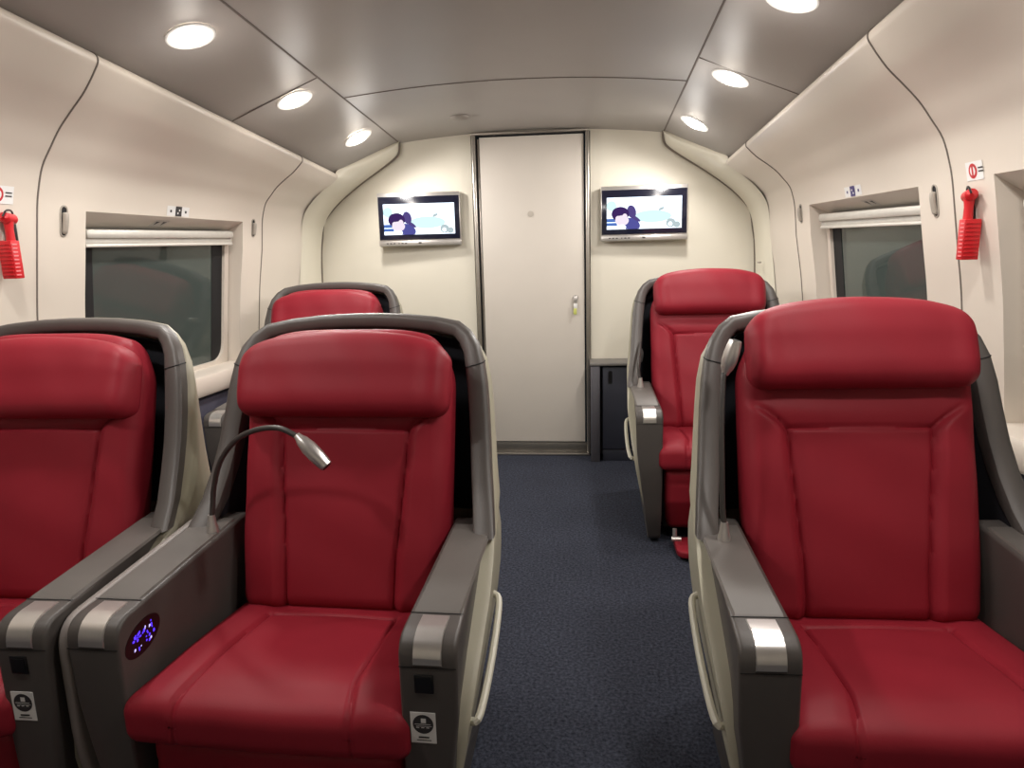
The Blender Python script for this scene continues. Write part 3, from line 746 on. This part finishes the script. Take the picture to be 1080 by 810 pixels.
for side in (-1, 1):
    for i in range(5):
        y = 2.42 + .77 * (i - 2)
        sd = 'left' if side < 0 else 'right'
        if i >= 2: lb = 'round lit ceiling downlight, %s in the %s row' % (NAMES[i], sd)
        else: lb = 'round lit ceiling downlight, %s behind the visible ones in the %s row' % ('first' if i == 1 else 'second', sd)
        downlight(side, y, lb)
# ------------------------------------------------------------------ ceiling sensor
sp = mid_ceil(4.02, (-.69 - XC) / .787); m = MB()
m.tube([sp + Vector((0, 0, .004)), sp + Vector((0, 0, -.006)), sp + Vector((0, 0, -.014))], [.055, .053, .040], 24)
tag(m.done('ceiling_sensor', mat('sensor_grey', (150, 142, 134), .5)), 'flat round grey sensor on the ceiling above the left of the door', 'sensor')

# ------------------------------------------------------------------ small things on the side walls
def wall_patch(side, y0, y1, z0, z1, off, n=4):
    V = []; F = []
    for i in range(n + 1):
        for j in range(n + 1): V.append(wp(side, y0 + (y1 - y0) * i / n, z0 + (z1 - z0) * j / n, off))
    for i in range(n):
        for j in range(n): F.append((i * (n + 1) + j, i * (n + 1) + j + 1, (i + 1) * (n + 1) + j + 1, (i + 1) * (n + 1) + j))
    return V, F
def wall_oval(side, yc, zc, ry, rz, off, n=22, skew=0):
    return [wp(side, yc + ry * math.cos(t) + skew * math.sin(t) * rz, zc + rz * math.sin(t), off) for t in [2 * math.pi * i / n for i in range(n)]]
def capsule(side, yc, zc, hw_, hh, off):
    P = []
    for s in (1, -1):
        for i in range(9):
            a = (0 if s > 0 else math.pi) + math.pi * i / 8; P.append(wp(side, yc + hw_ * math.cos(a), zc + s * (hh - hw_) + hw_ * math.sin(a), off))
    return P
def coat_hook(side, y, z, label):
    r = empty('coat_hook', wp(side, y, z)); T = Matrix.Translation(-r.location)
    A = capsule(side, y, z, .017, .056, .0005); B = capsule(side, y, z, .016, .055, .003); Cc = capsule(side, y, z, .012, .050, .003); n = len(A)
    m = MB(); m.add(A + B + Cc, [(i, (i + 1) % n, n + (i + 1) % n, n + i) for i in range(n)] + [(n + i, n + (i + 1) % n, 2 * n + (i + 1) % n, 2 * n + i) for i in range(n)])
    o = m.done('surround', M_slot, r, 30); o.matrix_parent_inverse = T
    m = MB(); m.add(capsule(side, y, z, .012, .050, .001), [tuple(range(n))]); o = m.done('recess', M_dark, r, 0); o.matrix_parent_inverse = T
    P = [wp(side, y, z - .044, .003), wp(side, y, z - .02, .007), wp(side, y, z + .012, .009), wp(side, y, z + .030, .006)]
    m = MB(); m.tube(catmull(P, 4), [.006] + [.0105] * 11 + [.007], 10); o = m.done('hook', M_slot, r); o.matrix_parent_inverse = T
    tag(r, label, 'hook', 'folding coat hooks')
coat_hook(-1, 2.392, 1.468, 'slim metal coat hook left of the left window, nearest the red hammer')
coat_hook(-1, 3.632, 1.473, 'slim metal coat hook between the left window and the arch')
coat_hook(1, 2.542, 1.451, 'slim metal coat hook between right window and right red hammer')
coat_hook(1, 3.704, 1.465, 'slim metal coat hook between the right window and the arch')
def seat_sign(side, y, z, label):
    r = MB(); 
    V, F = wall_patch(side, y - .075, y + .075, z, z + .046, .0015); r.add(V, F, 0)
    V, F = wall_patch(side, y - .020, y + .022, z, z + .046, .0025); r.add(V, F, 1)
    for (a, b) in ((-.004, .010), (.006, .024)):
        V, F = wall_patch(side, y + a - .004, y + a + .004, z + b, z + b + .008, .0032, 1); r.add(V, F, 0)
    for s in (-1, 1):
        V, F = wall_patch(side, y + s * .050 - .006, y + s * .050 + .006, z + .016, z + .028, .0025, 1); r.add(V, F, 1)
    o = r.done('seat_sign', [M_sticker, M_ink if side < 0 else mat('sign_violet', (62, 52, 110), .5)], None, 0); tag(o, label, 'sign', 'seat position signs')
seat_sign(-1, 3.018, 1.512, 'small white and black seat sign above the left window')
seat_sign(1, 3.125, 1.512, 'small white and violet seat sign above the right window')
# tiny sticker on each window's soffit
for side, y, lab in ((-1, 2.96, 'tiny clear arrow sticker under the top of the left window recess'), (1, 3.08, 'tiny clear arrow sticker under the top of the right window recess')):
    m = MB()
    def so(y, t, off=.0015): return wp(side, y, ZW1).lerp(Vector((gx(side, y), y, 1.445)), t) - Vector((side * off * .3, 0, off))
    m.add([so(y - .045, .25), so(y + .045, .25), so(y + .045, .7), so(y - .045, .7)], [(0, 1, 2, 3)], 0)
    for s in (-1, 1): m.add([so(y + s * .022 - .012, .35, .002), so(y + s * .022 + .012, .35, .002), so(y + s * .022, .62, .002)], [(0, 1, 2)], 1)
    tag(m.done('arrow_sticker', [mat('clear_sticker', (196, 190, 182), .4), M_ink], None, 0), lab, 'sticker', 'soffit arrow stickers')
# emergency hammers
def hammer(side, y, z, where):
    o0 = wp(side, y, z); R = empty('emergency_hammer', o0)
    fx = -side
    def L(u, v, w_): return (fx * w_, u, v)       # u along the wall, v up, w out from the wall
    H2 = MB(); 
    H2.box(L(.0, -.065, .026), (.048, .036, .120), .003, mi=0)
    for i in range(9): H2.box(L(-.0185, -.113 + i * .012, .026), (.040, .004, .005), .001, mi=0)
    for i in range(9): H2.box(L(-.006, -.113 + i * .012, .0505), (.003, .018, .004), 0, mi=1)
    H2.done('bracket', [M_redp, mat('pink_edge', (230, 130, 134), .4)], R)
    m = MB(); m.tube([L(.005, -.02, .032), L(.005, .03, .032), L(.005, .055, .033)], [.014, .0125, .015], 14)
    m.tube([L(-.020, .062, .040), L(-.012, .066, .036), L(.030, .062, .028), L(.040, .060, .026)], [.007, .018, .017, .008], 14)
    m.done('hammer', M_redp, R)
    m = MB(); m.box(L(.032, .03, .014), (.026, .026, .075), .004); m.tube(catmull([L(.04, .045, .02), L(.03, .085, .03), L(-.01, .088, .045), L(-.028, .07, .045)], 5), .003, 6)
    m.done('holder_clip', M_black, R)
    tag(R, 'red emergency hammer in its ribbed bracket on the %s wall' % where, 'hammer', 'emergency hammers')
    m = MB(); k = -side; V, F = wall_patch(side, y + .005 - .040, y + .005 + .040, z + .108, z + .162, .0015, 2); m.add(V, F, 0)
    m.add(wall_oval(side, y - k * .012, z + .135, .020, .022, .0022), [tuple(range(22))], 1)
    m.add(wall_oval(side, y - k * .012, z + .135, .012, .014, .0028), [tuple(range(22))], 0)
    V, F = wall_patch(side, y - k * .012 - .004, y - k * .012 + .004, z + .118, z + .152, .0033, 1); m.add(V, F, 1)
    for q in range(2): V, F = wall_patch(side, y + k * .026 - .012, y + k * .026 + .012, z + .130 + q * .010, z + .134 + q * .010, .0028, 1); m.add(V, F, 2)
    tag(m.done('hammer_sign', [M_sticker, mat('sign_red', (190, 50, 54), .5), M_ink], None, 0), 'small white sign with red symbol above the %s emergency hammer' % where, 'sign', 'emergency hammer signs')
hammer(-1, 2.140, 1.405, 'left')
hammer(1, 2.318, 1.390, 'right')
